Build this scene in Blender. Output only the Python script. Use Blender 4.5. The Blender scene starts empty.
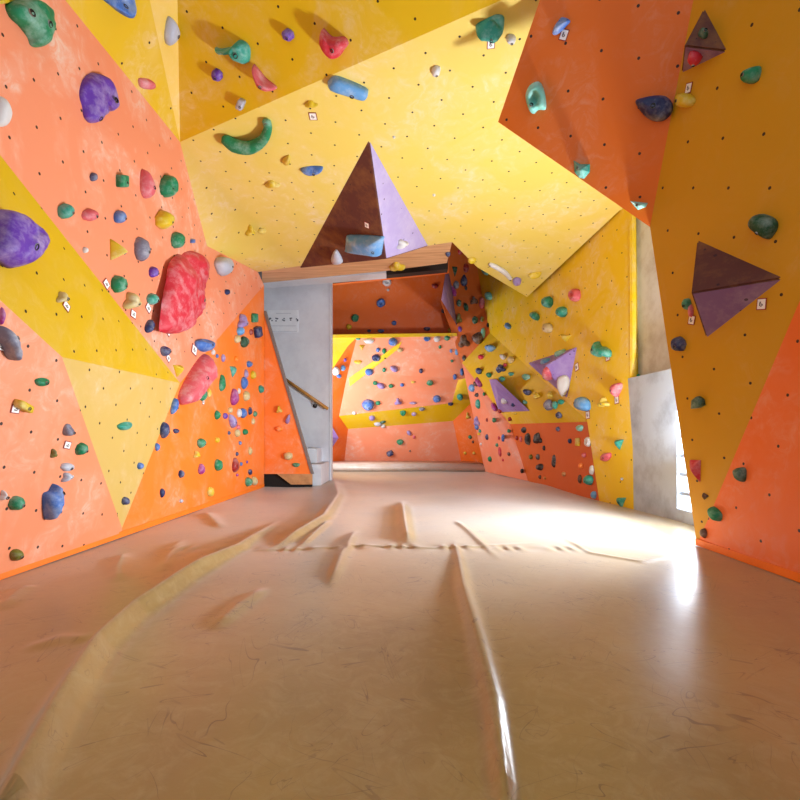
import bpy, bmesh, math, random
import numpy as np
from mathutils import Vector, noise
from mathutils.bvhtree import BVHTree
from mathutils.geometry import tessellate_polygon

random.seed(7)
S = 0.85                      # camera height above the mats, metres; every plan length below is in this unit
F, CX, CY = 476.0, 400.0, 435.0
COL = bpy.context.scene.collection
EYE = Vector((0, 0, S))

def P(x, y, d):
    return Vector(((x - CX) / F * d, d, 1 + (CY - y) / F * d)) * S
def ray(x, y):
    return Vector(((x - CX) / F, 1, (CY - y) / F))
def fl(y, h=0.0):
    return F * (1 - h) / (y - CY)
def plane3(a, b, c):
    n = (b - a).cross(c - a).normalized()
    return n, n.dot(a)
def on(pl, x, y):
    n, k = pl
    r = ray(x, y)
    return EYE + r * ((k - n.dot(EYE)) / n.dot(r))

# ------------------------------------------------------------------ materials
def lin(c):
    return tuple(((v / 255) / 12.92 if v / 255 <= 0.04045 else ((v / 255 + 0.055) / 1.055) ** 2.4) for v in c) + (1,)

def new_mat(name):
    m = bpy.data.materials.new(name)
    m.use_nodes = True
    nt = m.node_tree
    return m, nt, nt.nodes['Principled BSDF']

def nd(nt, kind, **kw):
    n = nt.nodes.new(kind)
    for k, v in kw.items():
        if k in n.inputs: n.inputs[k].default_value = v
        else: setattr(n, k, v)
    return n

def mixc(nt, fac, a, b):
    m = nt.nodes.new('ShaderNodeMix'); m.data_type = 'RGBA'
    for sock, v in ((m.inputs[0], fac), (m.inputs[6], a), (m.inputs[7], b)):
        if hasattr(v, 'is_output'): nt.links.new(v, sock)
        else: sock.default_value = v
    return m.outputs[2]

def math_(nt, op, a, b=None, c=None, clamp=False):
    m = nt.nodes.new('ShaderNodeMath'); m.operation = op; m.use_clamp = clamp
    for i, v in enumerate((a, b, c)):
        if v is None: continue
        if hasattr(v, 'is_output'): nt.links.new(v, m.inputs[i])
        else: m.inputs[i].default_value = v
    return m.outputs[0]

def ramp(nt, v, lo, hi):
    r = nt.nodes.new('ShaderNodeMapRange'); r.inputs[1].default_value = lo; r.inputs[2].default_value = hi
    nt.links.new(v, r.inputs[0]); return r.outputs[0]

def paint(name, rgb, chalk=0.35, holes=0.30, haze=0.0, rough=0.55, chalk_rgb=(238, 220, 205), rot=0.4, dust=0.0):
    """Painted plywood with drilled bolt holes and chalk smears."""
    m, nt, b = new_mat(name)
    uv = nt.nodes.new('ShaderNodeUVMap').outputs[0]
    obj = nt.nodes.new('ShaderNodeNewGeometry').outputs['Position']
    n1 = nd(nt, 'ShaderNodeTexNoise', Scale=1.5, Detail=6.0, Roughness=0.62, Distortion=0.6); nt.links.new(obj, n1.inputs['Vector'])
    n2 = nd(nt, 'ShaderNodeTexNoise', Scale=6.5, Detail=5.0, Roughness=0.7, Distortion=1.2); nt.links.new(obj, n2.inputs['Vector'])
    big = ramp(nt, n1.outputs[0], 0.44, 0.72)
    fine = ramp(nt, n2.outputs[0], 0.48, 0.78)
    sm = math_(nt, 'MULTIPLY', big, math_(nt, 'ADD', fine, 0.18))
    fac = math_(nt, 'ADD', math_(nt, 'MULTIPLY', sm, chalk * 2.0), haze, clamp=True)
    fac = math_(nt, 'MINIMUM', fac, 0.8)
    base = mixc(nt, fac, lin(rgb), lin(chalk_rgb))
    if holes:
        mp = nd(nt, 'ShaderNodeMapping'); mp.inputs['Rotation'].default_value = (0, 0, rot)
        mp.inputs['Scale'].default_value = (1 / (holes * S),) * 3
        nt.links.new(uv, mp.inputs['Vector'])
        sp = nt.nodes.new('ShaderNodeSeparateXYZ'); nt.links.new(mp.outputs[0], sp.inputs[0])
        row = math_(nt, 'FLOOR', sp.outputs[1])
        odd = math_(nt, 'MULTIPLY', math_(nt, 'MODULO', row, 2.0), 0.5)
        fx = math_(nt, 'SUBTRACT', math_(nt, 'FRACT', math_(nt, 'ADD', sp.outputs[0], odd)), 0.5)
        fy = math_(nt, 'SUBTRACT', math_(nt, 'FRACT', sp.outputs[1]), 0.5)
        dd = math_(nt, 'SQRT', math_(nt, 'ADD', math_(nt, 'MULTIPLY', fx, fx), math_(nt, 'MULTIPLY', fy, fy)))
        hole = math_(nt, 'LESS_THAN', dd, 0.0115 / holes)
        base = mixc(nt, hole, base, lin((46, 24, 14)))
    nt.links.new(base, b.inputs['Base Color'])
    b.inputs['Roughness'].default_value = rough
    bp = nd(nt, 'ShaderNodeBump', Strength=0.12, Distance=0.004)
    n3 = nd(nt, 'ShaderNodeTexNoise', Scale=90.0, Detail=3.0); nt.links.new(obj, n3.inputs['Vector'])
    nt.links.new(n3.outputs[0], bp.inputs['Height']); nt.links.new(bp.outputs[0], b.inputs['Normal'])
    return m

def simple(name, rgb, rough=0.6, noise_rgb=None, scale=4.0, lo=0.45, hi=0.7, metal=0.0, bump=0.0):
    m, nt, b = new_mat(name)
    b.inputs['Roughness'].default_value = rough; b.inputs['Metallic'].default_value = metal
    obj = nt.nodes.new('ShaderNodeNewGeometry').outputs['Position']
    n1 = nd(nt, 'ShaderNodeTexNoise', Scale=scale, Detail=6.0, Roughness=0.65); nt.links.new(obj, n1.inputs['Vector'])
    nt.links.new(mixc(nt, ramp(nt, n1.outputs[0], lo, hi), lin(rgb), lin(noise_rgb or tuple(min(255, v * 1.06) for v in rgb))), b.inputs['Base Color'])
    if bump:
        bp = nd(nt, 'ShaderNodeBump', Strength=bump, Distance=0.01)
        nt.links.new(n1.outputs[0], bp.inputs['Height']); nt.links.new(bp.outputs[0], b.inputs['Normal'])
    return m

DEEP = (232, 112, 0)
M = {
    'A': paint('orange_paint_chalky', (238, 118, 56), 0.5, 0.29, haze=0.18, rot=0.35),
    'B': paint('yellow_paint_band', (212, 172, 0), 0.16, 0.30, rot=0.9),
    'C': paint('yellow_paint_pale', (206, 168, 40), 0.3, 0.27, haze=0.16, rot=0.5),
    'D': paint('orange_paint_lower', (238, 122, 54), 0.35, 0.27, haze=0.15, rot=0.2),
    'E': paint('orange_paint_side', (248, 124, 14), 0.3, 0, haze=0.02),
    'T': paint('orange_paint_return', (248, 122, 14), 0.5, 0.0, haze=0.04),
    'F': paint('yellow_paint_top', (224, 182, 0), 0.38, 0.36, rot=0.3),
    'G': paint('yellow_paint_sliver', (236, 196, 60), 0.4, 0, haze=0.12),
    'I': paint('yellow_paint_main', (228, 198, 42), 0.36, 0.31, haze=0.16, rot=0.62),
    'J': paint('deep_orange_paint', DEEP, 0.14, 0.31, rot=0.25),
    'K': paint('yellow_paint_right', (206, 150, 0), 0.05, 0.33, rot=0.5),
    'L': paint('orange_paint_right', (238, 106, 4), 0.2, 0.33, haze=0.03, rot=0.7),
    'N': paint('yellow_paint_beyond', (238, 200, 6), 0.5, 0.36, rot=0.15),
    'M': paint('orange_paint_overhang_shaded', (214, 104, 36), 0.1, 0),  # darker orange puts this overhang's shade into the paint colour
    'O': paint('yellow_paint_underside', (224, 184, 4), 0.25, 0),
    'Qa': paint('orange_paint_under', (240, 112, 50), 0.25, 0, haze=0.18),
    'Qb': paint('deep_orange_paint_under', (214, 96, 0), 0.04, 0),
    'R': paint('orange_paint_far', (244, 122, 58), 0.4, 0, haze=0.2),
    'R5': paint('orange_paint_far_top', (240, 112, 26), 0.15, 0),
    'RY': paint('yellow_paint_far', (238, 198, 10), 0.2, 0),
    'white': simple('white_plaster', (222, 224, 232), 0.7, (204, 204, 214), 1.6),
    'panel': simple('bare_panel', (214, 218, 226), 0.7, (184, 182, 184), 3.0, bump=0.05),
    'concrete': simple('concrete', (186, 200, 216), 0.55, (146, 156, 172), 2.6, bump=0.1),
    'steel': simple('edge_trim_grey', (120, 112, 108), 0.45),
    'black': simple('recess_shade_and_black', (14, 13, 13), 0.8),
    'dark_wood': simple('dark_beam', (52, 38, 30), 0.7),
    'kick': simple('kick_board', (196, 148, 100), 0.5, (170, 122, 80), 8.0),
    'rail': simple('oiled_wood', (196, 138, 62), 0.4, (168, 108, 44), 9.0),
    'paper': simple('paper', (226, 228, 234), 0.8),
    'ink': simple('grey_ink', (92, 94, 112), 0.8),
    'pale_ink': simple('pale_ink', (196, 198, 208), 0.8),
    'card': simple('tag_card', (244, 242, 240), 0.6),
    'card_rim': simple('tag_rim', (150, 40, 30), 0.6),
    'card_ink': simple('tag_ink', (96, 88, 92), 0.6),
    'bare': simple('bare_board', (188, 178, 164), 0.8, (160, 146, 128), 3.0),
    'bolt': simple('bolt_socket', (24, 22, 24), 0.45),
    'washer': simple('zinc_bolt', (150, 150, 150), 0.35, metal=0.8),
    'shell': simple('light_block_shell', (150, 140, 130), 0.9),
}

def ply():
    m, nt, b = new_mat('plywood_soffit')
    g = nt.nodes.new('ShaderNodeNewGeometry').outputs['Position']
    mp = nd(nt, 'ShaderNodeMapping'); mp.inputs['Scale'].default_value = (0.6, 9.0, 3.0); nt.links.new(g, mp.inputs['Vector'])
    n = nd(nt, 'ShaderNodeTexNoise', Scale=2.2, Detail=7.0, Roughness=0.65, Distortion=0.5); nt.links.new(mp.outputs[0], n.inputs['Vector'])
    nt.links.new(mixc(nt, ramp(nt, n.outputs[0], 0.35, 0.68), lin((228, 184, 138)), lin((188, 136, 92))), b.inputs['Base Color'])
    b.inputs['Roughness'].default_value = 0.6
    return m
M['ply'] = ply()

def volume_mat(name, rgb, chalk_rgb, amount):
    m, nt, b = new_mat(name)
    g = nt.nodes.new('ShaderNodeNewGeometry').outputs['Position']
    n = nd(nt, 'ShaderNodeTexNoise', Scale=3.0, Detail=8.0, Roughness=0.72); nt.links.new(g, n.inputs['Vector'])
    v = nd(nt, 'ShaderNodeTexVoronoi', Scale=9.0); v.feature = 'F1'; nt.links.new(g, v.inputs['Vector'])
    spot = math_(nt, 'LESS_THAN', v.outputs['Distance'], 0.10)
    base = mixc(nt, math_(nt, 'MULTIPLY', ramp(nt, n.outputs[0], 0.45, 0.75), amount), lin(rgb), lin(chalk_rgb))
    base = mixc(nt, math_(nt, 'MULTIPLY', spot, 0.75), base, lin((40, 24, 44)))
    nt.links.new(base, b.inputs['Base Color']); b.inputs['Roughness'].default_value = 0.7
    return m
M['vol'] = volume_mat('purple_volume', (126, 92, 150), (206, 186, 200), 0.5)
M['vol_lit'] = volume_mat('lit_purple_volume', (172, 156, 204), (220, 210, 226), 0.4)  # paler copy paints the lit faces of the doorway pyramid
M['vol_shaded'] = volume_mat('shaded_purple_volume', (92, 48, 44), (170, 120, 60), 0.55)  # dark brown copy paints the shaded face of the purple pyramids
M['vol_lilac'] = volume_mat('lilac_volume', (150, 122, 196), (224, 214, 236), 0.4)

def floor_mat():
    m, nt, b = new_mat('tan_vinyl')
    g = nt.nodes.new('ShaderNodeNewGeometry').outputs['Position']
    n1 = nd(nt, 'ShaderNodeTexNoise', Scale=0.9, Detail=5.0, Roughness=0.6); nt.links.new(g, n1.inputs['Vector'])
    n2 = nd(nt, 'ShaderNodeTexNoise', Scale=9.0, Detail=8.0, Roughness=0.75, Distortion=1.5); nt.links.new(g, n2.inputs['Vector'])
    base = mixc(nt, ramp(nt, n1.outputs[0], 0.35, 0.65), lin((168, 136, 78)), lin((144, 116, 66)))
    base = mixc(nt, math_(nt, 'MULTIPLY', ramp(nt, n2.outputs[0], 0.46, 0.72), 0.6), base, lin((178, 156, 112)))
    # fine dark scuffs
    prev = base
    for i, (sc, ro, sx) in enumerate(((2.2, 0.5, 0.16), (3.0, 2.1, 0.2), (2.6, 1.3, 0.18), (2.0, 2.8, 0.2))):
        vr = nt.nodes.new('ShaderNodeVectorRotate'); vr.rotation_type = 'Z_AXIS'; vr.inputs['Angle'].default_value = ro; nt.links.new(g, vr.inputs['Vector'])
        mp = nd(nt, 'ShaderNodeMapping'); mp.inputs['Scale'].default_value = (sx, 1, 1)
        mp.inputs['Location'].default_value = (i * 3.1, i * 1.7, 0)
        nt.links.new(vr.outputs[0], mp.inputs['Vector'])
        ns = nd(nt, 'ShaderNodeTexNoise', Scale=sc * 4, Detail=2.0, Roughness=0.5, Distortion=0.8); nt.links.new(mp.outputs[0], ns.inputs['Vector'])
        line = math_(nt, 'LESS_THAN', math_(nt, 'ABSOLUTE', math_(nt, 'SUBTRACT', ns.outputs[0], 0.5)), 0.004)
        nm = nd(nt, 'ShaderNodeTexNoise', Scale=3.0, Detail=3.0); 
        off = nd(nt, 'ShaderNodeMapping'); off.inputs['Location'].default_value = (i * 9.0, 4.0 * i, 0); nt.links.new(g, off.inputs['Vector']); nt.links.new(off.outputs[0], nm.inputs['Vector'])
        msk = ramp(nt, nm.outputs[0], 0.5, 0.62)
        prev = mixc(nt, math_(nt, 'MULTIPLY', math_(nt, 'MULTIPLY', line, msk), 0.6), prev, lin((96, 62, 40)))
    nt.links.new(prev, b.inputs['Base Color'])
    r = nt.nodes.new('ShaderNodeMapRange'); r.inputs[1].default_value = 0.4; r.inputs[2].default_value = 0.7; r.inputs[3].default_value = 0.30; r.inputs[4].default_value = 0.40
    nt.links.new(n2.outputs[0], r.inputs[0]); nt.links.new(r.outputs[0], b.inputs['Roughness'])
    b.inputs['Specular IOR Level'].default_value = 0.7
    b.inputs['Sheen Weight'].default_value = 0.28; b.inputs['Sheen Roughness'].default_value = 0.45; b.inputs['Sheen Tint'].default_value = (0.92, 0.96, 1.0, 1)
    n3 = nd(nt, 'ShaderNodeTexNoise', Scale=14.0, Detail=5.0, Roughness=0.6); nt.links.new(g, n3.inputs['Vector'])
    bp = nd(nt, 'ShaderNodeBump', Strength=0.09, Distance=0.010)
    nt.links.new(n3.outputs[0], bp.inputs['Height']); nt.links.new(bp.outputs[0], b.inputs['Normal'])
    return m
M['floor'] = floor_mat()
M['mat'] = simple('pale_vinyl', (206, 190, 180), 0.35, (190, 160, 136), 2.0)

# ------------------------------------------------------------------ object helpers
def link(name, bm, mats, parent=None, smooth=False):
    me = bpy.data.meshes.new(name)
    bm.normal_update()
    bm.to_mesh(me); bm.free()
    for m in (mats if isinstance(mats, (list, tuple)) else [mats]): me.materials.append(m)
    if smooth:
        for p in me.polygons: p.use_smooth = True
    o = bpy.data.objects.new(name, me); COL.objects.link(o)
    if parent: o.parent = parent
    return o

def tag(o, label=None, cat=None, group=None, kind=None):
    if label: o['label'] = label
    if cat: o['category'] = cat
    if group: o['group'] = group
    if kind: o['kind'] = kind
    return o

FACETS = []          # (key, [points]) for placing holds on real surfaces
def structure(name, facets, thick=0.05, label=None):
    """One wall: a list of (key, material, [points]) facets in one mesh, given thickness behind its face."""
    bm = bmesh.new(); uvl = bm.loops.layers.uv.new('UVMap')
    mats, cache, bare = [], {}, M['bare']
    def vert(p):
        k = (round(p.x, 4), round(p.y, 4), round(p.z, 4))
        if k not in cache: cache[k] = bm.verts.new(p)
        return cache[k]
    for key, mat, pts in facets:
        nrm = Vector((0, 0, 0))
        polys = None
        if isinstance(pts[0], tuple): polys = [list(p) for p in pts]; pts = polys[0]
        c = sum(pts, Vector()) / len(pts)
        for i in range(len(pts)):
            nrm += (pts[i] - c).cross(pts[(i + 1) % len(pts)] - c)
        nrm.normalize()
        if nrm.dot(EYE - c) < 0: pts = pts[::-1]; nrm = -nrm
        polys = polys or [pts]
        for pg in polys: FACETS.append((key, pg))
        cache.clear()
        if mat not in mats: mats.append(mat)
        u = Vector((1, 0, 0)) - nrm * nrm.x
        if u.length < 0.3: u = Vector((0, 1, 0)) - nrm * nrm.y
        u.normalize(); v = nrm.cross(u)
        for t in [[pg[i] for i in tri] for pg in polys for tri in tessellate_polygon([pg])]:
            if (t[1] - t[0]).cross(t[2] - t[0]).dot(nrm) < 0: t = t[::-1]
            try: f = bm.faces.new([vert(p) for p in t])
            except ValueError: continue
            f.material_index = mats.index(mat); f.smooth = True
            for l in f.loops: l[uvl].uv = (l.vert.co.dot(u), l.vert.co.dot(v))
        # the board has a back and sawn edges of its own
        back = -nrm * thick
        if bare not in mats: mats.append(bare)
        count = {}
        for pg in polys:
            for i in range(len(pg)):
                e = tuple(sorted((tuple(round(c, 4) for c in pg[i]), tuple(round(c, 4) for c in pg[(i + 1) % len(pg)]))))
                count[e] = count.get(e, 0) + 1
            for tri in tessellate_polygon([pg]):
                f = bm.faces.new([bm.verts.new(pg[i] + back) for i in tri]); f.material_index = mats.index(bare)
        for e, c_ in count.items():
            if c_ == 1:
                p, q = Vector(e[0]), Vector(e[1])
                f = bm.faces.new([bm.verts.new(k) for k in (p, q, q + back, p + back)]); f.material_index = mats.index(mat)
    o = link(name, bm, mats)
    tag(o, label, kind='structure')
    return o

def prism(bm, pts, depth):
    """Solid from a planar outline pushed by the vector depth."""
    a = [bm.verts.new(p) for p in pts]; b = [bm.verts.new(p + depth) for p in pts]
    bm.faces.new(a); bm.faces.new(b[::-1])
    for i in range(len(pts)):
        j = (i + 1) % len(pts); bm.faces.new((a[i], b[i], b[j], a[j]))
    bmesh.ops.recalc_face_normals(bm, faces=bm.faces)
def box(bm, lo, hi):
    x0, y0, z0 = lo; x1, y1, z1 = hi
    prism(bm, [Vector(p) for p in ((x0, y0, z0), (x1, y0, z0), (x1, y1, z0), (x0, y1, z0))], Vector((0, 0, z1 - z0)))
def tube(bm, pts, radii, n=10, caps=True):
    rings = []
    for i, p in enumerate(pts):
        t = (pts[min(i + 1, len(pts) - 1)] - pts[max(i - 1, 0)]).normalized()
        a = t.cross(Vector((0.3, 0.2, 1))).normalized(); b = t.cross(a)
        rings.append([bm.verts.new(p + (a * math.cos(k * 2 * math.pi / n) + b * math.sin(k * 2 * math.pi / n)) * radii[i]) for k in range(n)])
    for r0, r1 in zip(rings, rings[1:]):
        for k in range(n): bm.faces.new((r0[k], r0[(k + 1) % n], r1[(k + 1) % n], r1[k]))
    if caps:
        for r, s in ((rings[0], -1), (rings[-1], 1)):
            bm.faces.new(r if s > 0 else r[::-1])
    bmesh.ops.recalc_face_normals(bm, faces=bm.faces)

# ------------------------------------------------------------------ the shell
WL = plane3(P(0, 580, fl(580)), P(264, 487, fl(487)), P(0, 580, fl(580)) + Vector((0, 0, 1)))
v180_383, v264_285 = on(WL, 180, 383), on(WL, 264, 285)
PA = plane3(v180_383, v264_285, P(0, 155, 3.2))
a1, a2, a3 = on(PA, 180, 142), on(PA, 207, 246), on(PA, 258, 272)
PI = plane3(a1, a3, P(620, 205, 6.75))
d2 = on(PI, 207, 246).y / S
a2 = P(207, 246, a2.y / S * 0.7 + d2 * 0.3)
LA, TA, LT = on(PA, -900, -985.2), on(PA, -48, -140), on(PA, -900, -1400)
c1 = P(62, 357, 3.5)
PD = plane3(c1, P(122, 537, fl(537)), P(-900, 897.05, fl(897.05)))
LD = on(PD, -900, -527)
tip, base0 = on(WL, 122, 528), P(122, 537, fl(537))
structure('wall_left', [
    ('A', M['A'], [(LA, v180_383, a1, TA, LT), (v180_383, a2, a1), (v180_383, a3, a2), (v180_383, v264_285, a3)]),
    ('B', M['B'], [LA, v180_383, c1, LD]),
    ('C', M['C'], [c1, v180_383, tip]),
    ('D', M['D'], [LD, c1, tip, base0, P(-900, 897.05, fl(897.05))]),
    ('E', M['E'], [v180_383, v264_285, P(264, 487, fl(487)), base0, tip]),
], label='left climbing wall of orange and yellow panels with drilled holes')
g1, g2 = P(120, -140, 3.5), P(175, -140, 3.86)
hi = on(PI, 547, -20)
PH = plane3(a1, hi, g2)
structure('wall_back', [
    ('F', M['F'], [a1, TA, g1]),
    ('G', M['G'], [a1, g1, g2]),
    ('H', M['F'], [a1, g2, on(PH, 610, -140), hi]),
    ('I', M['I'], [(a1, on(PI, 300, 266), on(PI, 452, 242), on(PI, 477, 267), on(PI, 527, 297), on(PI, 620, 210), on(PI, 632, 219), on(PI, 740, 150), on(PI, 690, -140), hi), (a1, a2, on(PI, 300, 266)), (a2, a3, on(PI, 300, 266))]),
], label='main yellow overhanging climbing wall above the doorway')
k0, k1 = P(697, 545, 4.33), P(650, 227, 4.33)
PK = plane3(k0, k1, P(800, 300, 3.21))
k2, k3 = on(PK, 720, -140), on(PK, 985, -140)
l0 = P(1700, 905.3, fl(905.3))
PL = plane3(k0, k3, l0)
PJ = plane3(P(498, 122, 4.5), k1, on(PK, 694, 0))
structure('wall_right', [
    ('K', M['K'], [k0, k1, k2, k3]),
    ('L', M['L'], [k0, k3, on(PL, 1700, -1000), l0]),
    ('J', M['J'], [P(498, 122, 4.5), k1, k2, on(PJ, 588, -140)]),
], thick=0.03, label='right climbing wall of yellow and orange panels')
# passage on the right, beyond the main wall
n0, n633, n2 = P(632, 220, 6.62), P(633, 510, 6.5), P(490, 333, 12)
PN = plane3(n0, n633, n2)
n587 = on(PN, 587, 420); n1 = on(PN, 600, 505)
qa, qb, qc = P(462, 363, 12.5), P(510, 424, 11.2), P(587, 421.8, n587.y / S + 0.05)
qbase, qend = P(528, 481, fl(481)), P(485, 471.6, 13.0)
m483 = on(PN, 483, 300); m477 = on(PN, 477, 267)
structure('wall_passage', [
    ('N', M['N'], [n0, n633, n1, n587, n2, m483, m477, on(PN, 474, 240), on(PN, 560, 200), on(PN, 632, 192)]),
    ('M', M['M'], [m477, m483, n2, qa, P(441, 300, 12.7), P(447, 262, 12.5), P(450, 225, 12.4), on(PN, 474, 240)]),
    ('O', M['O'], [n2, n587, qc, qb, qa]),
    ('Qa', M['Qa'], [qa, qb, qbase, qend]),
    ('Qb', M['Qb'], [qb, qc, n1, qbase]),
], label='climbing wall of the passage right of the doorway with an overhang')
structure('trim_1', [('S', M['O'], [n0, P(633, 380, 6.56), P(641, 384, 6.72), P(640, 214, 6.8)])], 0.03)
# far room
structure('wall_far', [
    ('R5', M['R5'], [P(300, 336, 13.3), P(455, 333, 13.3), P(452, 250, 12.9), P(300, 262, 12.9)]),
    ('R3', M['R'], [P(357, 337, 12.5), P(457, 335.5, 12.5), P(466, 378, 12.9), P(458, 380, 13.2), P(452, 403, 13.5), P(339, 416, 13.5), P(348, 372, 13.0)]),
    ('R6', M['RY'], [P(300, 338, 12.4), P(357, 337, 12.5), P(348, 346, 12.6), P(331, 371, 12.4), P(300, 400, 12.2)]),
    ('R7', M['R5'], [P(331, 371, 12.4), P(348, 346, 12.6), P(357, 337, 12.5), P(348, 372, 13.0), P(339, 416, 13.5), P(300, 440, 12.8), P(300, 400, 12.2)]),
    ('R2', M['RY'], [P(339, 416, 13.5), P(452, 403, 13.5), P(458, 380, 13.2), P(466, 378, 12.9), P(472, 402, 13.6), P(453, 421, 14.2), P(348, 429, 14.2)]),
    ('R8', M['R5'], [P(300, 440, 12.8), P(339, 416, 13.5), P(348, 429, 14.2), P(344, 466, 15.0), P(300, 470, 14.4)]),
    ('R1', M['R'], [P(348, 429, 14.2), P(453, 421, 14.2), P(462, 466, 15.0), P(344, 466, 15.0)]),
    ('R9', M['R5'], [P(453, 421, 14.2), P(472, 402, 13.6), P(500, 400, 13.2), P(500, 468, 13.6), P(462, 466, 15.0)]),
], label='orange and yellow climbing wall of the far room')
bm = bmesh.new()
prism(bm, [P(300, 338, 12.38), P(457, 336, 12.48), P(457, 333, 12.48), P(300, 335, 12.38)], Vector((0, 0.75 * S, 0)))
tag(link('trim_2', bm, M['RY']), 'thin yellow ledge across the far wall', kind='structure')
# soffit, lintel, white stair wall
PS = plane3(on(PI, 270, 270), on(PI, 452, 242), on(PI, 452, 242) + Vector((0, 1, 0.02)))
sof = [on(PI, 262, 271.3), on(PI, 452, 242), on(PS, 447, 263), on(PS, 386, 271), on(PS, 262, 283)]
structure('ceiling_soffit', [('soffit', M['ply'], sof)], 0.05, 'plywood underside of the main wall above the doorway')
bm = bmesh.new()
prism(bm, [P(262, 283, 9.9), P(386, 273, 9.9), P(386, 269, 9.9), P(262, 277, 9.9)], Vector((0, 0.3, 0)))
tag(link('trim_4', bm, M['white']), 'pale strip under the soffit', kind='structure')
bm = bmesh.new()
prism(bm, [P(262, 287, 10.6), P(448, 269, 10.6), P(448, 230, 10.6), P(262, 230, 10.6)], Vector((0, 0.2, 0)))
tag(link('trim_5', bm, M['dark_wood']), 'dark beam over the doorway', kind='structure')
bm = bmesh.new()
prism(bm, [P(330, 284, 10.9), P(400, 277, 10.9), P(449, 272, 10.9), P(449, 262, 10.9), P(330, 268, 10.9)], Vector((0, 0.1, 0)))
tag(link('trim_6', bm, M['R5']), 'orange board under the dark beam', kind='structure')
WD = 10.5
xr = (331 - CX) / F * WD * S
bm = bmesh.new(); box(bm, (-4.2 * S, WD * S, -0.1), (xr, WD * S + 0.16, 4.9 * S))
tag(link('wall_stair', bm, M['white']), 'white stair wall left of the doorway', kind='structure')
bm = bmesh.new(); box(bm, (xr - 0.02, WD * S - 0.012, 0), (xr + 0.008, WD * S + 0.17, 4.7 * S))
tag(link('trim_7', bm, M['white']), 'white corner strip on the stair wall end', kind='structure')
TD = 9.17
t0, t1, t2 = P(264, 314, TD), P(311, 474, TD), P(264, 474, TD)
structure('wall_return', [('T', M['T'], [t0, t1, t2])], 0.04, 'slanted orange panel in front of the white stair wall')
bm = bmesh.new(); dv = Vector((0.03, 0, 0)); prism(bm, [t0 + Vector((-.01, -0.015, 0.05)), t1 + Vector((0, -0.015, 0)), t1 + dv + Vector((0.01, -0.015, 0)), t0 + dv + Vector((0, -0.015, 0.05))], Vector((0, 0.08, 0)))
tag(link('trim_8', bm, M['steel']), 'grey edge strip along the slanted orange panel', kind='structure')
bm = bmesh.new(); prism(bm, [P(263, 474, TD + .05), P(312, 474, TD + .05), P(312, 488, TD + .05), P(263, 488, TD + .05)], Vector((0, 0.05, 0)))  # solid strip, its black stands in for the shade of a recess
tag(link('trim_9', bm, M['black']), 'black strip as recess shade under the slanted orange panel', kind='structure')
bm = bmesh.new(); prism(bm, [P(277, 474, TD - .02), P(312, 474, TD - .02), P(312, 484.5, TD - .02), P(291, 484.5, TD - .02)], Vector((0, 0.05, 0)))
tag(link('baseboard_stair', bm, M['kick']), 'pale kick board under the slanted orange panel', kind='structure')
bm = bmesh.new(); box(bm, (P(311, 0, 9.4).x, 9.4 * S, 0), (xr - 0.03, WD * S, 0.42 * S)); box(bm, (P(300, 0, 9.8).x, 9.9 * S, 0), (P(317, 0, 9.9).x, WD * S, 0.72 * S))
tag(link('floor_step', bm, M['white']), 'white step at the foot of the stair wall', kind='structure')

# baseboards
def baseboard(name, pa, pb, h, out, mat, label):
    bm = bmesh.new()
    d = (pb - pa).normalized(); nrm = Vector((0, 0, 1)).cross(d)
    if nrm.dot(EYE - pa) < 0: nrm = -nrm
    prism(bm, [pa + nrm * out, pb + nrm * out, pb + nrm * out + Vector((0, 0, h)), pa + nrm * out + Vector((0, 0, h))], -nrm * (out + 0.02))
    tag(link(name, bm, mat), label, kind='structure')
strip = simple('bright_orange_strip', (248, 124, 26), 0.5)
baseboard('baseboard_left', P(-900, 897.05, fl(897.05)), P(264, 487, fl(487)), 0.06 * S, 0.006, strip, 'bright orange strip along the foot of the left wall')
baseboard('baseboard_right', l0, P(697, 545, 4.33), 0.06 * S, 0.012, strip, 'bright orange strip along the foot of the right wall')

# concrete wall with window on the right
cA, cB = P(633, 508, 6.52), P(693, 525, 5.29)
cd = (cB - cA); cd.z = 0; cd.normalize()
cn = Vector((cd.y, -cd.x, 0)); 
if cn.x < 0: cn = -cn                       # pointing out of the room
def cpt(t, z): return Vector((cA.x, cA.y, 0)) + cd * t + Vector((0, 0, z))
def slab(t0, t1, z0, z1, off=0.0, th=0.22):
    bm = bmesh.new(); prism(bm, [cpt(t0, z0) + cn * off, cpt(t1, z0) + cn * off, cpt(t1, z1) + cn * off, cpt(t0, z1) + cn * off], cn * th); return bm
topz = P(633, 378, 6.6).z
tw = (P(676, 500, 5.6) - cA).length
b1 = slab(-0.15, tw, -0.05, topz)
b2 = slab(tw, tw + 1.35, -0.05, 0.14 * S); b3 = slab(tw, tw + 1.35, 1.34 * S, topz); b4 = slab(tw + 1.35, tw + 3.2, -0.05, topz)
bm = bmesh.new()
for b in (b1, b2, b3, b4):
    me = bpy.data.meshes.new('tmp'); b.to_mesh(me); bm.from_mesh(me); b.free(); bpy.data.meshes.remove(me)
tag(link('wall_concrete', bm, M['concrete']), 'bare concrete wall on the right with a low window', kind='structure')
tag(link('wall_upper_panel', slab(-0.6, 3.4, topz, 5.2 * S, 0.13, 0.1), M['panel']), 'chalky bare panel above the concrete wall', kind='structure')
bm = bmesh.new()
for z in (0.30, 0.52, 0.74, 0.96, 1.18):
    b = slab(tw + 0.0, tw + 1.35, z * S, z * S + 0.035, 0.03, 0.12)
    me = bpy.data.meshes.new('tmp'); b.to_mesh(me); bm.from_mesh(me); b.free(); bpy.data.meshes.remove(me)
tag(link('window_1', bm, M['concrete']), 'low window with concrete louvres letting in white daylight', kind='structure')

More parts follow.
